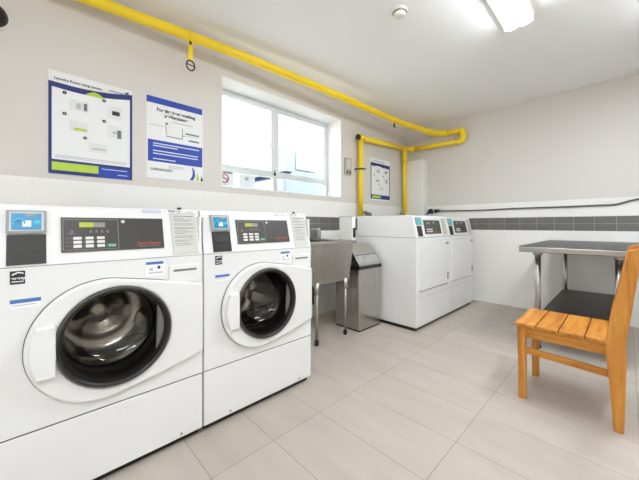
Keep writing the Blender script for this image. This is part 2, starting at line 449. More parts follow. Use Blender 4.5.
# ------------------------------------------------------------------ outside
struct(B().box(-30, XL - T - .01, -8, 30, 1.0, 1.2).make('ground', M['asphalt']))
car = thing('car', 'pale blue car parked outside behind the right window pane', 'car', (-5.4, 5.6, 1.2))
pts = [(3.5, 1.55), (3.5, 1.95), (3.75, 2.10), (4.35, 2.16), (4.7, 2.2), (7.55, 2.12), (7.65, 1.9), (7.65, 1.5), (7.5, 1.42), (3.6, 1.42)]
B().poly_prism(pts, 'x', -6.25, -4.6, .04).make('car_body', M['car_paint'], car)
cab = [(4.35, 2.12), (5.0, 2.6), (5.3, 2.66), (6.3, 2.66), (6.7, 2.6), (7.35, 2.12)]
t = B(); t.hexa([(-6.2, 3.56, 2.10), (-4.65, 3.56, 2.10), (-4.65, 7.4, 2.12), (-6.2, 7.4, 2.12), (-6.05, 3.72, 2.66), (-4.8, 3.72, 2.66), (-4.8, 6.6, 2.66), (-6.05, 6.6, 2.66)])
t.make('cabin', M['car_paint'], car)
t = B()
t.hexa([(-4.648, 3.85, 2.17), (-4.648, 5.75, 2.17), (-4.77, 5.75, 2.58), (-4.77, 3.95, 2.58), (-4.635, 3.85, 2.17), (-4.635, 5.75, 2.17), (-4.757, 5.75, 2.58), (-4.757, 3.95, 2.58)])
t.make('side_window', M['car_glass_sky'], car)
t = B()
t.hexa([(-4.648, 5.85, 2.17), (-4.648, 7.15, 2.17), (-4.77, 6.6, 2.58), (-4.77, 5.85, 2.58), (-4.635, 5.85, 2.17), (-4.635, 7.15, 2.17), (-4.757, 6.6, 2.58), (-4.757, 5.85, 2.58)])
t.make('side_window', M['car_glass_sky'], car)
for y in (4.25, 6.85):
    for x in (-4.72, -6.13):
        wl = B().lathe([(-.1, .0), (-.1, .30), (-.07, .32), (.07, .32), (.1, .30), (.1, 0)], (x, y, 1.522), 'x', 28).make('wheel', M['rubber'], car)
        B().lathe([(.101, .0), (.108, .18), (.10, .2)], (x, y, 1.522), 'x', 24).make('hub_cap', M['grey'], wl)

# ------------------------------------------------------------------ ceiling lights
def light_fixture(cx, y0, y1, label):
    o = thing('fluorescent_light', label, 'ceiling light', (cx, (y0 + y1) / 2, ZC), 'ceiling strip lights')
    B().box(cx - .092, cx + .092, y0, y1, ZC - .050, ZC, .004).make('housing', M['white_paint'], o)
    d = B()
    for dx in (-.04, .04):      # twin rounded lenses
        prof = [(dx + cx + .042 * math.cos(a), ZC - .050 - .032 * math.sin(a)) for a in [PI * k / 14 for k in range(15)]]
        d.poly_prism(prof, 'y', y0 + .012, y1 - .012)
    d.make('diffuser', M['tube'], o)
    for y in (y0 + .006, y1 - .006):
        e = B().box(cx - .092, cx + .092, y - .006, y + .006, ZC - .072, ZC - .049, .003)
        e.make('end_cap', M['white_paint'], o)
    return o
light_fixture(-.545, 1.35, 2.57, 'lit white strip light on the ceiling at the top of the photo')
light_fixture(.36, 2.0, 3.22, 'lit strip light on the ceiling above the steel table, out of frame')  # unseen lamp added to brighten the far end of the room
light_fixture(.15, -1.75, -.53, 'lit strip light on the ceiling behind the camera')  # lamp added out of view to light the faces turned this way
light_fixture(1.15, -.9, .32, 'lit strip light on the ceiling beside the camera near the right wall')  # extra unseen lamp, added as fill for the machine fronts

sd = thing('smoke_detector', 'small round cream smoke detector on the ceiling left of the strip light', 'smoke detector', (-1.12, 1.88, ZC))
B().lathe([(0, .055), (-.012, .055), (-.016, .05)], (-1.12, 1.88, ZC), 'z', 32).make('base', M['cream'], sd)
B().lathe([(-.014, .043), (-.034, .040), (-.044, .028), (-.046, 0)], (-1.12, 1.88, ZC), 'z', 32).make('cover', M['cream'], sd)
B().lathe([(-.018, .0435), (-.024, .0435)], (-1.12, 1.88, ZC), 'z', 32).make('vent', M['ink'], sd)

cam_o = thing('security_camera', 'black dome shaped security camera high on the left wall, cut by the photo edge', 'camera', (XL, -.163, 2.2))
B().lathe([(0, .07), (.02, .07), (.026, .062)], (XL, -.163, 2.2), 'x', 32).make('mount', M['white_paint'], cam_o)
prof = [(  .024 + .066 * math.sin(a), .066 * math.cos(a)) for a in [PI / 2 * k / 10 for k in range(11)]]
B().lathe(prof, (XL, -.163, 2.2), 'x', 32).make('dome', M['black'], cam_o)

# ------------------------------------------------------------------ posters
def poster(y0, y1, z0, z1, name, label):
    o = thing(name, label, 'poster', (XL, (y0 + y1) / 2, z0))
    B().box(XL, XL + .004, y0, y1, z0, z1).make('sheet', M['paper'], o)
    W, H = y1 - y0, z1 - z0
    def Y(s): return y0 + s * W
    def Z(t): return z1 - t * H
    def rect(s0, s1, t0, t1, nm, m, lift=.0055):
        return B().box(XL + .0035, XL + lift, Y(s0), Y(s1), Z(t1), Z(t0)).make(nm, m, o)
    def pol(pts, nm, m, lift=.0055):
        return B().poly_prism([(Y(s), Z(t)) for s, t in pts], 'x', XL + .0035, XL + lift).make(nm, m, o)
    def dot(s, t, r, nm, m):
        return B().lathe([(.0035, r), (.0062, r), (.0062, 0)], (XL, Y(s), Z(t)), 'x', 20).make(nm, m, o)
    def txt(s, t, size, body, m, bold=0.0, align='LEFT', lift=.0066):
        return text_mesh(body, size, 'lettering', m, o, (XL + lift, Y(s), Z(t)), bold=bold, align=align)
    return o, rect, pol, dot, txt

def steps(rect, dot, txt, full=True):
    boxes = [(.17, .193, .22, .44, .24, .35), (.63, .183, .67, .86, .22, .36), (.17, .40, .22, .44, .45, .56),
             (.63, .40, .67, .87, .43, .56), (.40, .61, .44, .67, .65, .745)]
    for i, (ds, dt, s0, s1, t0, t1) in enumerate(boxes):
        dot(ds, dt, .0105, 'step_dot', M['ink_dark'])
        if full: txt(ds - .01, dt + .012, .016, str(i + 1), M['paper'])
        rect(s0, s1, t0, t1, 'picture_panel', M['panel_tint'], .0050)
    rect(.30, .35, .27, .33, 'pictogram', M['ink_faint'], .006); rect(.385, .425, .26, .335, 'pictogram', M['ink'], .006)
    rect(.73, .83, .27, .315, 'pictogram', M['ink_dark' if full else 'ink'], .006)
    rect(.27, .42, .52, .545, 'pictogram', M['lime' if full else 'ink'], .006)
    rect(.80, .85, .47, .56, 'pictogram', M['ink'], .006); rect(.74, .82, .49, .515, 'pictogram', M['ink_faint'], .006)
    rect(.48, .65, .70, .715, 'pictogram', M['ink_faint'], .006)

o, rect, pol, dot, txt = poster(.07, .515, 1.352, 1.992, 'instruction_poster', 'tall white poster with navy border and five numbered steps, above the nearest washer')
# navy frame: sides, swooping header, foot
arc = [(s, .107 - .062 * s + .03 * math.sin(PI * s)) for s in [k / 12 for k in range(13)]]
arc2 = [(s, .155 - .055 * s + .035 * math.sin(PI * s)) for s in [k / 12 for k in range(12, -1, -1)]]
pol(arc + arc2, 'header_band', M['navy'])
rect(0, .035, .15, 1, 'border', M['navy']); rect(.968, 1, .10, 1, 'border', M['navy'])
rect(.035, .968, .86, .885, 'border', M['navy']); rect(.035, .56, .965, 1, 'border', M['navy']); rect(.56, .968, .885, 1, 'footer_block', M['blue'])
rect(.035, .56, .885, .965, 'footer_panel', M['lime'])
pol([(.40 + .24 * k / 10, .165 - .045 * math.sin(PI * k / 10)) for k in range(11)], 'green_arc', M['lime'], .0062)
steps(rect, dot, txt)
txt(.06, .080, .0212, 'Laundry Room using system', M['ink_dark'], .0005)
txt(.69, .068, .021, 'coinamatic', M['ink'], .0005)
pol([(.89, .045), (.95, .02), (.95, .052), (.92, .07)], 'logo_swoosh', M['ink'])
rect(.07, .92, .815, .822, 'text_line', M['ink_faint']); rect(.07, .92, .832, .838, 'text_line', M['ink_faint'])
rect(.60, .93, .905, .912, 'text_line', M['pale_blue'], .0062); rect(.80, .93, .955, .962, 'text_line', M['pale_blue'], .0062)

o, rect, pol, dot, txt = poster(.607, 1.028, 1.387, 1.998, 'performance_poster', 'white poster with two royal blue blocks, left of the window')
rect(.0, .985, .0, .078, 'header_band', M['blue'])
txt(.5, .165, .034, 'For the best washing', M['ink_dark'], .0009, 'CENTER')
txt(.5, .225, .034, 'performance', M['ink_dark'], .0009, 'CENTER')
rect(.42, .80, .262, .272, 'text_line', M['ink_faint'])
rect(.04, .27, .345, .353, 'text_line', M['ink_faint'])
pol([(.30, .32), (.31, .32), (.335, .455), (.60, .455), (.60, .32), (.61, .32), (.61, .465), (.33, .465)], 'drum_drawing', M['ink'])
dot(.33, .30, .0085, 'step_dot', M['ink'])
rect(.66, .92, .37, .39, 'text_line', M['ink']); rect(.66, .92, .405, .412, 'text_line', M['ink_faint']); rect(.72, .92, .455, .475, 'text_line', M['ink']); rect(.61, .65, .41, .42, 'pointer', M['ink'])
rect(.02, .985, .53, .795, 'message_block', M['blue'])
for (a, b, t) in ((.10, .92, .565), (.10, .52, .595), (.10, .90, .655), (.10, .90, .69), (.10, .48, .755)):
    rect(a, b, t, t + .013, 'text_line', M['pale_blue'], .0062)
txt(.06, .905, .036, 'coinamatic', M['ink'], .0006)
rect(.36, .66, .83, .838, 'text_line', M['ink_faint']); rect(.36, .62, .85, .857, 'text_line', M['ink_faint'])
pol([(.74, .985), (.80, .985), (.845, .93), (.835, .86), (.80, .815), (.785, .815), (.80, .87), (.79, .93)], 'logo_swoosh', M['blue'])
pol([(.86, .985), (.92, .985), (.915, .93), (.89, .88), (.88, .93)], 'logo_swoosh', M['lime'])
pol([(.95, .985), (1.0, .985), (.99, .95), (.965, .915)], 'logo_swoosh', M['ink_dark'])

o, rect, pol, dot, txt = poster(3.383, 3.861, 1.384, 1.982, 'small_poster', 'farthest white poster with dark navy edges, between the two upright yellow pipes')
pol([(0, .115), (1, .115), (1, .20), (.62, .19), (.42, .175), (0, .195)], 'header_band', M['navy'])
rect(0, .03, .19, .97, 'border', M['ink_dark']); rect(.97, 1, .19, .97, 'border', M['ink_dark'])
rect(.03, .97, .865, .965, 'footer_block', M['navy']); rect(.06, .50, .885, .945, 'footer_panel', M['lime'], .0062)
steps(rect, dot, txt, False)
txt(.08, .08, .026, 'Laundry Room using system', M['ink'], .0002)

# wall plate
wp = thing('thermostat', 'beige thermostat box on the left wall between window and yellow pipe', 'thermostat', (XL, 2.88, 1.67))
B().box(XL, XL + .028, 2.822, 2.945, 1.672, 1.885, .006).make('cover', M['beige'], wp)
B().box(XL + .026, XL + .031, 2.842, 2.925, 1.745, 1.865, .002).make('grille', M['paper_grey'], wp)
for y in (2.852, 2.908):
    B().box(XL + .027, XL + .036, y - .012, y + .012, 1.69, 1.715, .003).make('slider', M['ink_dark'], wp)

# ------------------------------------------------------------------ yellow gas pipe
gp = thing('gas_pipe', 'yellow painted gas pipe running along the ceiling edge with two upright drops', 'pipe', (-2.2, 2.2, 2.4))
R = .036
def smooth_path(P, n=8):
    P = [Vector(p) for p in P]; out = []
    for i in range(len(P) - 1):
        p0 = P[max(i - 1, 0)]; p1 = P[i]; p2 = P[i + 1]; p3 = P[min(i + 2, len(P) - 1)]
        for k in range(n):
            t = k / n
            out.append(0.5 * ((2 * p1) + (p2 - p0) * t + (2 * p0 - 5 * p1 + 4 * p2 - p3) * t * t + (-p0 + 3 * p1 - 3 * p2 + p3) * t ** 3))
    out.append(P[-1]); return out
main = [(-2.42, -.9, 2.455), (-2.375, .0, 2.455), (-2.25, 1.25, 2.457), (-2.165, 2.35, 2.435), (-2.11, 3.5, 2.415), (-1.975, 4.13, 2.385)]
B().tube(smooth_path(main), R, 18).make('main_run', M['yellow'], gp)
B().tube(smooth_path([(-1.985, 4.10, 2.388), (-1.95, 4.2, 2.378), (-1.88, 4.27, 2.37), (-1.78, 4.295, 2.362)]), R * 1.25, 18).make('elbow', M['yellow'], gp)
B().tube([(-1.80, 4.295, 2.362), (-1.62, 4.30, 2.357)], R, 18).make('short_run', M['yellow'], gp)
B().tube(smooth_path([(-1.65, 4.30, 2.357), (-1.585, 4.30, 2.345), (-1.57, 4.30, 2.28)]), R * 1.2, 18).make('elbow', M['yellow'], gp)
B().tube(smooth_path([(-1.57, 4.30, 2.29), (-1.575, 4.30, 2.225), (-1.64, 4.30, 2.203)]), R * 1.2, 18).make('elbow', M['yellow'], gp)
B().tube([(-1.62, 4.30, 2.203), (-2.33, 4.30, 2.228)], R * .92, 18).make('back_run', M['yellow'], gp)
B().tube([(-2.29, 4.30, 2.226), (-2.375, 4.295, 2.232), (-2.415, 4.24, 2.230), (-2.415, 4.16, 2.228)], R * 1.15, 18).make('elbow', M['yellow'], gp)
B().tube([(-2.40, 4.20, 2.228), (-2.40, 3.10, 2.17)], R * .92, 18).make('side_run', M['yellow'], gp)
B().tube([(-2.40, 3.12, 2.172), (-2.40, 3.035, 2.17)], R * 1.15, 18).make('tee', M['yellow'], gp)
B().tube([(-2.40, 3.036, 2.17), (-2.40, 3.012, 2.17)], R * 1.0, 18).make('pipe_plug', M['black'], gp)
B().tube([(-2.40, 3.075, 2.17), (-2.40, 3.075, 1.15)], R * .92, 18).make('drop', M['yellow'], gp)
B().tube([(-2.39, 4.17, 2.228), (-2.39, 4.17, 1.10)], R * .85, 18).make('drop', M['yellow'], gp)
B().tube([(-2.39, 4.17, 2.23), (-2.39, 4.17, 2.0)], R * 1.05, 18).make('coupling', M['yellow'], gp)
B().tube([(-2.39, 4.17, 1.24), (-2.39, 4.17, 1.16)], R * 1.1, 18).make('coupling', M['yellow'], gp)
vb = B().box(-2.40, -2.37, 4.05, 4.14, 1.20, 1.245, .006); vb.make('valve', M['grey'], gp)
B().tube([(-2.465, 3.03, 1.76), (-2.44, 3.02, 1.76), (-2.36, 3.03, 1.76), (-2.355, 3.12, 1.76)], .009, 8).make('pipe_clip', M['ink_dark'], gp)
vh = B().tube([(-2.36, 3.10, 1.20), (-2.33, 3.19, 1.17)], .022, 10); vh.box(-2.37, -2.32, 3.12, 3.21, 1.155, 1.19, .006); vh.make('valve', M['ink'], gp)

def hanger(x, y, z, label, drop, ring):
    h = thing('pipe_hanger', label, 'pipe hanger', (x, y, z), 'pipe hangers')
    prof = []
    B().lathe([(-.014, R + .002), (-.014, R + .006), (.014, R + .006), (.014, R + .002), (-.014, R + .002)], (x, y, z), 'y', 28).make('strap', M['yellow'], h)
    B().box(x - .004, x + .004, y - .018, y + .018, z - drop, z - R, .002).make('tab', M['yellow'], h)
    B().box(x + .004, x + .012, y - .010, y + .004, z - R - .03, z - R - .005, .002).make('bolt', M['rubber'], h)
    n = 24; pts = [(x + .0, y + ring * math.cos(2 * PI * k / n), z - drop - ring * 1.15 + ring * 1.25 * math.sin(2 * PI * k / n)) for k in range(n + 1)]
    q = B().tube(pts, .0055, 8, caps=False); q.tube([(x, y - ring, z - drop - ring), (x, y + ring, z - drop - ring * 1.15)], .004, 8)
    q.make('ring', M['rubber'], h)
    return h
hanger(-2.29, .86, 2.459, 'yellow pipe hanger with a dark ring dangling above the two posters', .185, .030)
hanger(-2.115, 3.42, 2.417, 'small pipe hanger near the far end of the ceiling pipe', .055, .018)

# ------------------------------------------------------------------ washing machine
XF = -1.45
def build_washer():
    w = thing('washing_machine', 'front loading white washer nearest the camera, cut by the left photo edge', 'washing machine', (-1.85, .245, 0), 'front loading washers')
    y0, y1 = -.112, .602
    cy, cz, rh = .252, .583, .200
    # cabinet shell
    c = B()
    c.plate_hole([(y0, .306), (y1, .306), (y1, .884), (y0, .884)], circle(cy, cz, rh, 72), XF - .012, XF)
    c.box(-2.18, XF - .012, y0, y0 + .012, .03, 1.07).box(-2.18, XF - .012, y1 - .012, y1, .03, 1.07)
    c.box(-2.18, -2.168, y0 + .012, y1 - .012, .03, 1.07).box(-2.18, XF - .012, y0 + .012, y1 - .012, .03, .045)
    c.box(-2.18, -1.60, y0, y1, 1.07, 1.100, .006)
    c.make('cabinet', M['enamel'], w)
    B().box(XF - .02, XF - .001, y0 + .001, y1 - .001, .301, .307).make('seam', M['seam'], w)
    B().box(XF - .02, XF - .001, y0 + .001, y1 - .001, .8835, .8865).make('seam', M['ink'], w)
    B().box(XF - .05, XF + .001, y0, y1, .034, .3015, .004).make('lower_panel', M['enamel'], w)
    B().box(-2.15, XF - .03, y0 + .01, y1 - .01, 0.0, .034).make('toe_kick', M['black'], w)
    for yy in (y0 + .14, y1 - .10):
        B().lathe([(0, .006), (.003, .006), (.004, 0)], (XF, yy, .052), 'x', 12).make('screw', M['grey'], w)
    # slanted console
    xs = lambda z: XF + .003 - .053 * (z - .886) / .21
    cons = [(-1.62, .886), (XF + .003, .886), (xs(1.095), 1.088), (xs(1.095) - .006, 1.101), (xs(1.095) - .02, 1.106), (-1.62, 1.106)]
    B().poly_prism(cons, 'y', y0, y1, .003).make('console', M['enamel2'], w)
    def sbox(ya, yb, za, zb, t0, t1, n, m, par=w):
        b = B(); b.hexa([(xs(za) + t0, ya, za), (xs(za) + t0, yb, za), (xs(zb) + t0, yb, zb), (xs(zb) + t0, ya, zb),
                         (xs(za) + t1, ya, za), (xs(za) + t1, yb, za), (xs(zb) + t1, yb, zb), (xs(zb) + t1, ya, zb)])
        return b.make(n, m, par)
    def stext(body, size, y, z, m, par, t=.0055, bold=0.0, align='LEFT'):
        return text_mesh(body, size, 'lettering', m, par, lambda a, b: (xs(z + b) + t, y + a, z + b), bold=bold, align=align)
    # card reader
    cr = sbox(-.066, .037, 1.003, 1.083, -.002, .010, 'card_reader', M['grey'])
    sbox(-.058, .030, 1.010, 1.077, .008, .0125, 'reader_frame', M['paper_grey'], cr)
    sbox(-.053, .024, 1.014, 1.072, .009, .0135, 'screen', M['cyan'], cr)
    sbox(-.026, -.003, 1.025, 1.047, .011, .0142, 'card_picture', M['paper'], cr)
    b = B().lathe([(.0, .018), (.001, .018), (.001, .013), (0, .013)], (xs(1.038) + .0138, -.034, 1.036), 'x', 24); b.make('wave_symbol', M['cyan2'], cr)
    b = B().lathe([(.0, .012), (.001, .012), (.001, 0)], (xs(1.036) + .0136, .011, 1.036), 'x', 24); b.make('arrow_symbol', M['cyan2'], cr)
    sbox(-.018, .008, 1.062, 1.070, .011, .0142, 'coin_symbol', M['lcd_grey'], cr)
    sl = sbox(-.064, .036, .893, .997, -.004, .003, 'card_slot', M['darkslot'])
    sbox(-.050, .022, .935, .944, .000, .0045, 'slit', M['black'], sl)
    # key panel
    kp = sbox(.077, .430, .928, 1.060, -.002, .004, 'key_panel', M['panel'])
    for (a, b2, z_a, z_b) in ((.082, .258, 1.052, 1.0535), (.082, .258, .9345, .936), (.082, .0835, .936, 1.052), (.2565, .258, .936, 1.052)):
        sbox(a, b2, z_a, z_b, .003, .0048, 'outline', M['panel_line'], kp)
    sbox(.131, .175, 1.022, 1.041, .003, .0052, 'display', M['lime_display'], kp)
    sbox(.175, .213, 1.022, 1.041, .003, .0052, 'display', M['lcd_grey'], kp)
    for ya, yb in ((.112, .137), (.149, .174), (.185, .210)):
        for za, zb in ((.9745, .985), (.9595, .970), (.9435, .955)):
            sbox(ya, yb, za, zb, .003, .0065, 'key', M['key'], kp)
    for yy in (.092, .103, .140, .177):
        for za in (.9785, .9635, .9485): sbox(yy, yy + .006, za, za + .002, .003, .0048, 'key_mark', M['ink'], kp)
    for yy in (.105, .163, .181, .199, .217):
        sbox(yy, yy + .007, 1.0, 1.010, .003, .0048, 'indicator', M['ink'], kp)
    sbox(.095, .118, .9955, .9985, .003, .0048, 'indicator', M['ink'], kp)
    sbox(.218, .248, .941, .957, .003, .0062, 'start_key', M['green'], kp)
    stext('START', .009, .2225, .9455, M['key'], kp, .0066, .0002)
    b = B().lathe([(0, .007), (.002, .007), (.002, 0)], (xs(1.045) + .004, .275, 1.045), 'x', 20); b.make('indicator_lamp', M['key'], kp)
    stext('Speed Queen', .0165, .324, .9475, M['red'], kp, .0048, .0001)
    stext('Commercial Washer', .0095, .330, .937, M['panel_line'], kp, .0048)
    # program chart
    ch = sbox(.468, .581, .896, 1.086, -.002, .003, 'program_chart', M['paper_grey'])
    zz = 1.075; k = 0
    for (L, thick, gap) in ((.09, .004, .013), (.05, .002, .006), (.09, .002, .006), (.07, .002, .012), (.09, .002, .006), (.085, .002, .014), (.09, .004, .012),
                            (.06, .002, .007), (.085, .002, .007), (.05, .002, .012), (.085, .002, .007), (.08, .002, .013), (.085, .002, .006), (.06, .002, .01), (.08, .002, .007), (.07, .002, .01)):
        sbox(.479, .479 + L, zz - thick, zz, .002, .0037, 'text_line', M['ink'], ch); zz -= gap
    # number strip and small stickers
    ls = sbox(.446, .588, 1.0885, 1.1045, -.004, .0035, 'number_strip', M['paper'])
    stext('Washer # 1', .0135, .457, 1.0925, M['ink_dark'], ls, .0041, .0004)
    sbox(.535, .575, 1.094, 1.0965, .003, .0041, 'text_line', M['ink'], ls)
    sbox(.352, .428, 1.088, 1.1005, -.004, .0032, 'brand_sticker', M['lavender'])
    B().lathe([(0, .011), (.010, .010), (.012, 0)], (-1.53, .52, 1.106), 'z', 16).make('lid_bolt', M['black'], w)
    es = B().box(XF - .001, XF + .0015, -.055, -.018, .828, .873).make('energy_sticker', M['ink_dark'], w)
    B().poly_prism([(-.05, .858), (-.035, .866), (-.022, .862), (-.022, .866), (-.035, .870), (-.05, .863)], 'x', XF + .001, XF + .0025).make('star_swoosh', M['paper'], es)
    B().box(XF + .001, XF + .0025, -.051, -.022, .835, .838).make('text_line', M['paper'], es)
    text_mesh('energy', .013, 'lettering', M['paper'], es, (XF + .0027, -.053, .844), bold=.0004)
    bl = B().box(XF - .001, XF + .0015, -.055, .022, .744, .775).make('notice_sticker', M['paper'], w)
    B().box(XF + .001, XF + .0023, -.055, .022, .762, .775).make('blue_bar', M['sky_blue'], bl)
    B().box(XF + .001, XF + .0023, -.050, .010, .753, .756).make('text_line', M['ink_faint'], bl)
    st = B().box(XF - .001, XF + .0015, .352, .432, .806, .873).make('warning_sticker', M['paper'], w)
    B().box(XF + .001, XF + .0023, .354, .424, .857, .869).make('blue_bar', M['sky_blue'], st)
    B().box(XF + .001, XF + .0023, .400, .411, .836, .849).make('pictogram', M['navy'], st)
    B().box(XF + .001, XF + .0023, .368, .382, .830, .842).make('pictogram', M['ink_faint'], st)
    B().box(XF + .001, XF + .0023, .365, .422, .817, .823).make('text_line', M['ink_faint'], st)
    # detergent drawer
    dd = B().box(XF - .004, XF + .006, .446, .582, .757, .846, .004).make('detergent_drawer', M['enamel2'], w)
    B().box(XF + .003, XF + .0075, .466, .570, .8155, .8255, .0015).make('grip_slot', M['ink'], dd)
    # door surround
    A0 = math.radians(82)
    oc = (.213, .580); ro = .236
    out = []
    n = 44
    for i in range(n + 1):
        a = A0 + (2 * PI - 2 * A0) * i / n
        out.append((oc[0] + ro * math.cos(a), oc[1] + ro * math.sin(a)))
    # taper to the hinge side
    out = out + [(.40, .372), (.596, .418), (.598, .43), (.598, .738), (.592, .748), (.40, .788)]
    hole = circle(cy, cz, rh - .004, 72)
    d = B(); d.plate_hole(out, hole, XF - .004, XF + .022)
    door = d.make('door', M['enamel2'], w)
    mod = door.modifiers.new('round', 'BEVEL'); mod.width = .010; mod.segments = 3; mod.limit_method = 'ANGLE'; mod.angle_limit = math.radians(50)
    B().plate_hole([((p[0] - .25) * 1.012 + .25, (p[1] - .58) * 1.012 + .58) for p in out if p[0] < .45] + [(.598, .42), (.598, .742)], circle(cy, cz, rh - .002, 48), XF - .004, XF + .0012).make('door_seam', M['ink'], door)
    ring = [(-.030, .198), (.026, .197), (.032, .193), (.033, .187), (.029, .181), (.014, .176), (-.004, .173), (-.03, .171)]
    B().lathe(ring, (XF, cy, cz), 'x', 72).make('porthole_ring', M['rubber'], door)
    B().lathe([(.0255, .1965), (.0335, .1965), (.0345, .1935), (.032, .192)], (XF, cy, cz), 'x', 72).make('trim_ring', M['gasket'], door)
    gl = [(-.002, .174), (-.012, .171), (-.05, .158), (-.085, .134), (-.11, .098), (-.122, .05), (-.125, 0)]
    B().lathe(gl, (XF, cy, cz), 'x', 72).make('glass_bowl', M['porthole'], door)
    h = B(); ha = []
    hpts = []
    for i in range(13):
        a = math.radians(156.0 + 48 * i / 12); hpts.append((oc[0] + (ro - .012) * math.cos(a), oc[1] + (ro - .012) * math.sin(a)))
    hpts += [(.060, .487), (.060, .673)]
    hpts = [(p[0], min(max(p[1], .487), .673)) for p in hpts]
    h.poly_prism(hpts, 'x', XF + .018, XF + .046, .006)
    h.make('handle', M['enamel2'], door)
    # drum behind the glass
    dr = B().lathe([(-.13, .158), (-.135, .235), (-.46, .235), (-.465, .10), (-.44, .06), (-.43, 0)], (XF, cy, cz), 'x', 64).make('drum', M['drum'], w)
    for k in range(3):
        a = math.radians(100 + 120 * k); ca, sa = math.cos(a), math.sin(a)
        bb = B()
        pts = [(-.075, .232), (-.03, .165), (.03, .165), (.075, .232)]
        P = []
        for x in (XF - .17, XF - .44):
            for (u, r) in pts: P.append((x, cy + r * ca - u * sa, cz + r * sa + u * ca))
        bb.hexa(P); bb.make('paddle', M['drum'], dr)
    B().lathe([(-.012, .20), (-.03, .178), (-.09, .175), (-.132, .172), (-.132, .20), (-.03, .205)], (XF, cy, cz), 'x', 64).make('door_gasket', M['rubber'], w)
    return w
w1 = build_washer()
w2 = dup(w1, (0, .722, 0), 'front loading white washer standing under the window, second from the camera')
for ch in list(w2.children):
    for g in list(ch.children):
        if g.name.startswith('lettering') and ch.name.startswith('number_strip'):
            bpy.data.objects.remove(g)
            break
for ch in list(w2.children):
    if ch.name.startswith('number_strip'):
        xs = lambda z: XF + .003 - .053 * (z - .886) / .21
        text_mesh('Washer # 2', .0135, 'lettering', M['ink_dark'], ch, lambda a, b: (xs(1.0925 + b) + .0041, .457 + .722 + a, 1.0925 + b), bold=.0004)

# ------------------------------------------------------------------ tumble dryers
XD = -1.395
def build_dryer():
    w = thing('tumble_dryer', 'nearer white dryer, its left side panel facing the steel bin', 'tumble dryer', (-1.76, 3.02, 0), 'tumble dryers')
    y0, y1 = 2.652, 3.398
    B().box(-2.12, XD, y0, y1, .032, .905, .008, 3).make('cabinet', M['enamel'], w)
    B().box(-2.10, XD - .03, y0 + .015, y1 - .015, 0, .034).make('toe_kick', M['black'], w)
    B().box(-2.115, XD - .005, y0 + .003, y1 - .003, .9045, .9085).make('seam', M['ink'], w)
    xs = lambda z: XD + .002 - .045 * (z - .908) / .21
    cons = [(-2.12, .908), (XD + .002, .908), (xs(1.11), 1.11), (xs(1.118) - .008, 1.124), (xs(1.12) - .02, 1.128), (-2.12, 1.128)]
    B().poly_prism(cons, 'y', y0, y1, .004).make('console', M['enamel2'], w)
    def sbox(ya, yb, za, zb, t0, t1, n, m, par=w):
        b = B(); b.hexa([(xs(za) + t0, ya, za), (xs(za) + t0, yb, za), (xs(zb) + t0, yb, zb), (xs(zb) + t0, ya, zb),
                         (xs(za) + t1, ya, za), (xs(za) + t1, yb, za), (xs(zb) + t1, yb, zb), (xs(zb) + t1, ya, zb)])
        return b.make(n, m, par)
    cr = sbox(2.682, 2.80, 1.035, 1.108, -.002, .008, 'card_reader', M['grey'])
    sbox(2.690, 2.792, 1.042, 1.101, .006, .0095, 'screen', M['teal'], cr)
    sl = sbox(2.690, 2.785, .920, 1.022, -.002, .003, 'card_slot', M['darkslot'])
    sbox(2.71, 2.765, .965, .974, 0, .0045, 'slit', M['black'], sl)
    kp = sbox(2.845, 3.215, .940, 1.082, -.002, .004, 'key_panel', M['panel'])
    sbox(2.90, 2.97, 1.04, 1.06, .003, .0052, 'display', M['lcd_grey'], kp)
    for ya in (2.885, 2.93, 2.975):
        for za in (.958, .98): sbox(ya, ya + .03, za, za + .014, .003, .0062, 'key', M['key'], kp)
    sbox(3.05, 3.15, .955, .961, .003, .0048, 'text_line', M['red'], kp)
    sbox(3.06, 3.075, 1.05, 1.068, .003, .0048, 'indicator_lamp', M['key'], kp)
    ch = sbox(3.255, 3.375, .918, 1.105, -.002, .003, 'program_chart', M['paper_grey'])
    for i in range(9): sbox(3.268, 3.36 - .02 * (i % 3), 1.09 - i * .018, 1.093 - i * .018, .002, .0037, 'text_line', M['ink'], ch)
    d = B().box(XD - .004, XD + .014, y0 + .065, y1 - .03, .385, .868, .006, 3).make('door', M['enamel'], w)
    B().box(XD - .003, XD + .001, y0 + .058, y1 - .025, .3765, .386).make('door_shadow_gap', M['ink'], d)
    B().box(XD - .003, XD + .001, y0 + .058, y1 - .025, .867, .8715).make('door_shadow_gap', M['ink_faint'], d)
    B().box(XD + .012, XD + .019, y1 - .115, y1 - .045, .822, .846, .002).make('brand_badge', M['grey'], d)
    B().box(XD + .010, XD + .022, y1 - .075, y1 - .05, .435, .51, .004).make('handle', M['grey'], d)
    B().box(XD - .002, XD + .002, y0 + .01, y1 - .01, .318, .321).make('seam', M['ink_faint'], w)
    return w
d1 = build_dryer()
d2 = dup(d1, (0, .752, 0), 'farther white dryer, standing beside the back wall')

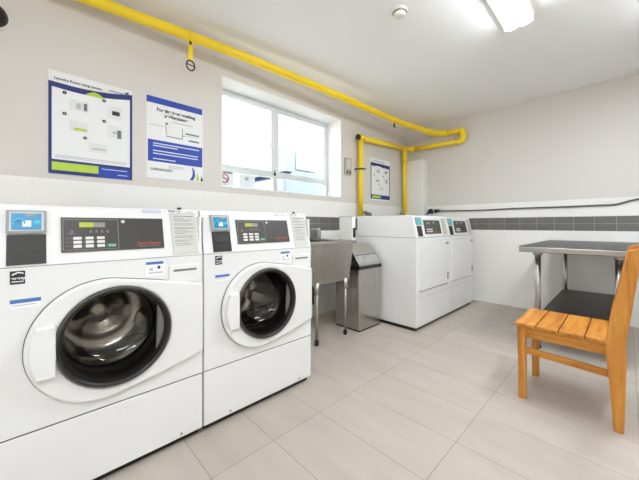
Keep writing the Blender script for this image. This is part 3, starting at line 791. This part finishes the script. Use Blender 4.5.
# ------------------------------------------------------------------ utility sink
sk = thing('utility_sink', 'stainless steel utility sink on four legs between washer and bin', 'sink', (-2.1, 1.93, 0))
zr = .888
rim = B()
rim.box(-2.44, -1.785, 1.605, 1.66, zr - .035, zr, .008).box(-2.44, -1.785, 2.17, 2.235, zr - .035, zr, .008)
rim.box(-1.85, -1.785, 1.655, 2.175, zr - .035, zr, .008).box(-2.44, -2.36, 1.655, 2.175, zr - .035, zr, .008)
rim.make('rim', M['steel_h'], sk)
def tub(x0, x1, y0, y1, z1, x2, x3, y2, y3, z0, inset):
    b = B(); t = bmesh.new()
    rings = []
    for (a0, a1, b0, b1, z) in ((x0, x1, y0, y1, z1), (x2, x3, y2, y3, z0), (x2 + inset, x3 - inset, y2 + inset, y3 - inset, z0 + inset), (x0 + inset, x1 - inset, y0 + inset, y1 - inset, z1)):
        rings.append([t.verts.new(p) for p in ((a0, b0, z), (a1, b0, z), (a1, b1, z), (a0, b1, z))])
    for a, c in zip(rings, rings[1:] + rings[:1]):
        if a is rings[1]: continue
        for k in range(4): t.faces.new((a[k], a[(k + 1) % 4], c[(k + 1) % 4], c[k]))
    t.faces.new(rings[1]); t.faces.new(rings[2])
    bmesh.ops.recalc_face_normals(t, faces=t.faces[:])
    b._merge(t, False); return b
tub(-2.40, -1.812, 1.635, 2.205, zr - .03, -2.38, -1.83, 1.67, 2.165, .515, .006).make('basin', M['steel'], sk)
for (x, y) in ((-1.835, 1.745), (-1.835, 2.115), (-2.345, 1.72), (-2.345, 2.115)):
    lg = B().tube([(x, y, .05), (x, y, .53)], .0145, 14).make('leg', M['steel'], sk)
    B().tube([(x, y, .44), (x, y, .535)], .023, 14).make('socket', M['steel'], lg)
    B().lathe([(0, .012), (.012, .019), (.036, .018), (.05, .0145)], (x, y, 0), 'z', 16).make('foot', M['rubber'], lg)
B().tube(smooth_path([(-2.1, 1.92, .52), (-2.1, 1.92, .40), (-2.1, 1.98, .37), (-2.2, 2.0, .40), (-2.3, 2.02, .42), (-2.47, 2.04, .42)], 6), .026, 12).make('drain_pipe', M['black'], sk)
B().tube(smooth_path([(-2.38, 1.93, .46), (-2.42, 2.05, .44), (-2.42, 2.28, .43), (-2.42, 2.60, .445)], 6), .022, 12).make('drain_pipe', M['black'], sk)
B().tube([(-2.24, 2.05, .50), (-2.24, 2.06, .22)], .024, 12).make('trap', M['black'], sk)
fa = B().box(-2.40, -2.365, 1.75, 2.12, zr, zr + .055, .01).make('faucet', M['chrome'], sk)
B().tube(smooth_path([(-2.38, 1.93, zr + .05), (-2.38, 1.93, zr + .11), (-2.33, 1.93, zr + .14), (-2.24, 1.93, zr + .12), (-2.22, 1.93, zr + .08)]), .012, 12).make('spout', M['chrome'], fa)
for y in (1.79, 2.08):
    B().lathe([(0, .022), (.03, .022), (.035, .012), (.05, .012)], (-2.38, y, zr + .05), 'z', 16).make('tap_handle', M['chrome'], fa)

bx = thing('soap_dispenser', 'small grey dispenser box at the back corner of the steel sink', 'dispenser', (-2.33, 2.2, zr))
B().box(-2.40, -2.27, 2.172, 2.228, zr, zr + .095, .008).make('body', M['grey'], bx)
B().box(-2.39, -2.28, 2.18, 2.22, zr + .094, zr + .108, .004).make('lid', M['paper_grey'], bx)
B().lathe([(0, .008), (-.006, .007), (-.006, 0)], (-2.30, 2.172, zr + .04), 'y', 14).make('button', M['black'], bx)

pd = thing('towel_dispenser', 'white box with black slot standing on the right rim of the sink', 'dispenser', (-1.87, 2.18, zr))
B().box(-1.955, -1.79, 2.165, 2.215, zr, 1.112, .006).make('body', M['white_paint'], pd)
B().box(-1.96, -1.786, 2.161, 2.219, 1.106, 1.118, .004).make('lid', M['paper_grey'], pd)
B().box(-1.795, -1.784, 2.173, 2.209, .915, 1.005, .003).make('slot', M['black'], pd)

# ------------------------------------------------------------------ trash bin
tb = thing('trash_bin', 'tall stainless steel bin with sloped swing lid beside the dryer', 'bin', (-1.93, 2.43, 0))
bx0, bx1, by0, by1 = -2.085, -1.772, 2.25, 2.606
B().box(bx0, bx1, by0, by1, .012, .602, .012, 3).make('body', M['steel'], tb)
B().box(bx0 + .006, bx1 - .006, by0 + .006, by1 - .006, 0, .016).make('base', M['black'], tb)
B().box(bx0 - .004, bx1 + .008, by0 - .004, by1 + .004, .598, .634, .006).make('collar', M['rubber'], tb)
lid = [(bx1 + .006, .632), (bx1 + .006, .645), (-1.912, .834), (-1.93, .839), (bx0, .838), (bx0, .632)]
ld = B().poly_prism(lid, 'y', by0, by1, .006, 3).make('lid', M['steel'], tb)
def slope(s, off=0.0):      # along the sloped face, s 0 bottom .. 1 top
    x = bx1 + .006 + (-1.912 - bx1 - .006) * s; z = .645 + (.832 - .645) * s
    nx, nz = .792, .610
    return (x + nx * off, z + nz * off)
def flapbox(s0, s1, y0, y1, o0, o1):
    c = []
    for o_ in (o0, o1):
        (xa, za), (xb, zb) = slope(s0, o_), slope(s1, o_)
        c += [(xa, y0, za), (xa, y1, za), (xb, y1, zb), (xb, y0, zb)]
    return B().hexa(c)
flapbox(.06, .44, by0 + .02, by1 - .02, -.002, .004).make('flap', M['chrome'], ld)
flapbox(.45, .475, by0 + .012, by1 - .012, -.002, .002).make('flap_gap', M['rubber'], ld)

# ------------------------------------------------------------------ work table
tb2 = thing('work_table', 'stainless steel work table with undershelf against the back wall', 'table', (-.25, 3.63, 0))
tx0, tx1, ty0, ty1, tz = -.622, .12, 2.93, 4.345, .858
B().box(tx0, tx1, ty0, ty1, tz - .006, tz, .002).make('tabletop', M['steel_top_reflect'], tb2)
e = B(); e.box(tx0, tx1, ty0, ty0 + .02, tz - .05, tz - .005, .006); e.box(tx0, tx0 + .02, ty0 + .02, ty1, tz - .05, tz - .005, .004)
e.box(tx1 - .02, tx1, ty0 + .02, ty1, tz - .05, tz - .005, .004); e.box(tx0 + .02, tx1 - .02, ty1 - .02, ty1, tz - .05, tz - .005, .004)
e.make('rim', M['steel_edge'], tb2)
lx0, lx1, ly0, ly1 = -.525, -.03, 3.05, 4.28
for (x, y) in ((-.512, ly0), (lx1, ly0), (-.468, ly1), (lx1, ly1)):
    lg = B().tube([(x, y, .03), (x, y, tz - .02)], .022, 16).make('leg', M['steel'], tb2)
    B().tube([(x, y, tz - .075), (x, y, tz - .02)], .034, 16).make('socket', M['steel'], lg)
    B().lathe([(0, .016), (.01, .024), (.03, .022), (.034, .018)], (x, y, 0), 'z', 16).make('foot', M['rubber'], lg)
u = B().box(-.492, lx1 + .045, ly0 - .04, ly1 + .04, .29, .31, .004).make('undershelf', M['steel_shelf_shade'], tb2)

# ------------------------------------------------------------------ chair
ch = thing('wooden_chair', 'slatted orange pine chair in front of the steel table', 'chair', (-.22, 2.3, 0))
cy0, cy1 = 2.085, 2.505
zs = .450
for (a, b) in ((-.463, -.362), (-.357, -.259), (-.254, -.150), (-.145, -.062)):
    B().box(a, b, cy0 - .008, cy1 + .008, zs - .02, zs, .0035).make('seat_slat', M['wood_y'], ch)
k = B().lathe([(0, .007), (.0008, .007), (.0008, 0)], (-.10, 2.24, zs), 'z', 14); k.make('knot', M['knot'], ch)
for y in (cy0 + .004, cy1 - .042):
    B().poly_prism([(-.445, 0), (-.408, 0), (-.410, zs - .02), (-.452, zs - .02)], 'y', y, y + .038, .003).make('leg', M['wood_z'], ch)
prof_l = [(-.040, 0.0), (-.060, .28), (-.073, .42), (-.060, .52), (.012, .905)]
prof_r = [(.060, .922), (.022, .60), (.004, .45), (.006, .36), (.002, .2), (-.003, 0)]
for y in (cy0, cy1 - .038):
    B().poly_prism(prof_l + prof_r, 'y', y, y + .038, .004).make('back_post', M['wood_z'], ch)
for y in (cy0 + .012, cy1 - .034):
    B().box(-.415, -.055, y, y + .022, zs - .082, zs - .02, .003).make('apron', M['wood_x'], ch)
    B().hexa([(-.418, y, .272), (-.418, y + .02, .272), (-.418, y + .02, .306), (-.418, y, .306), (-.045, y, .258), (-.045, y + .02, .258), (-.045, y + .02, .290), (-.045, y, .290)]).make('stretcher', M['wood_x'], ch)
B().box(-.455, -.43, cy0 + .042, cy1 - .042, zs - .082, zs - .02, .003).make('apron', M['wood_y'], ch)
B().box(-.045, -.02, cy0 + .038, cy1 - .038, zs - .082, zs - .02, .003).make('apron', M['wood_y'], ch)
for z in (.55, .68, .81):
    xm = lambda zz: -.02 + (zz - .52) * .175
    B().hexa([(xm(z), cy0 + .036, z), (xm(z), cy1 - .036, z), (xm(z) + .02, cy1 - .036, z), (xm(z) + .02, cy0 + .036, z),
              (xm(z + .075), cy0 + .036, z + .075), (xm(z + .075), cy1 - .036, z + .075), (xm(z + .075) + .02, cy1 - .036, z + .075), (xm(z + .075) + .02, cy0 + .036, z + .075)]).make('back_slat', M['wood_y'], ch)

# ------------------------------------------------------------------ cable along the back wall
cb = thing('wall_cable', 'thin dark grey cable running along the back wall above the grey tiles', 'cable', (-1.0, 4.35, 1.24))
pts = [(-1.93, 4.345, 1.246), (-1.6, 4.352, 1.236), (-1.3, 4.354, 1.232), (-1.1, 4.354, 1.238), (-.8, 4.354, 1.240), (-.5, 4.354, 1.240), (-.2, 4.354, 1.243), (-.07, 4.354, 1.246), (.06, 4.354, 1.285), (.18, 4.354, 1.30), (.6, 4.354, 1.31), (1.74, 4.354, 1.31)]
B().tube(smooth_path(pts, 5), .009, 8).make('cord', M['cable'], cb)
B().tube([(-1.99, 4.34, 1.245), (-1.92, 4.342, 1.246)], [.028, .016], 12).make('plug', M['black'], cb)
pc = thing('pipe_fitting', 'small black pipe fitting on the back wall left of the cable end', 'fitting', (-2.07, 4.33, 1.24))
B().box(-2.085, -2.02, 4.30, 4.37, 1.205, 1.27, .01).make('body', M['black'], pc)
B().tube([(-2.10, 4.32, 1.20), (-2.03, 4.30, 1.275)], .012, 10).make('lever', M['black'], pc)

# ------------------------------------------------------------------ world, camera, colour
wd = bpy.data.worlds.new('sky'); bpy.context.scene.world = wd; wd.use_nodes = True
bg = wd.node_tree.nodes['Background']
bg.inputs['Color'].default_value = (0.93, 0.97, 1.0, 1); bg.inputs['Strength'].default_value = 3.2

cam = bpy.data.cameras.new('camera'); co = bpy.data.objects.new('camera', cam); C.objects.link(co)
co.location = (0, 0, 1.03)
co.rotation_euler = (PI / 2, 0, math.radians(45.9))
cam.sensor_fit = 'HORIZONTAL'; cam.sensor_width = 36.0
cam.lens = 296.26 / 639 * 36.0
cam.shift_y = -(240 - 225.2) / 639
cam.clip_start = 0.02
sc = bpy.context.scene
sc.camera = co
sc.view_settings.view_transform = 'Standard'; sc.view_settings.look = 'None'
sc.view_settings.gamma = 1.0; sc.view_settings.use_curve_mapping = False
sc.view_settings.exposure = 0.80
sc.cycles.use_denoising = True
sc.cycles.max_bounces = 12; sc.cycles.diffuse_bounces = 6; sc.cycles.transparent_max_bounces = 16
sc.cycles.caustics_reflective = True
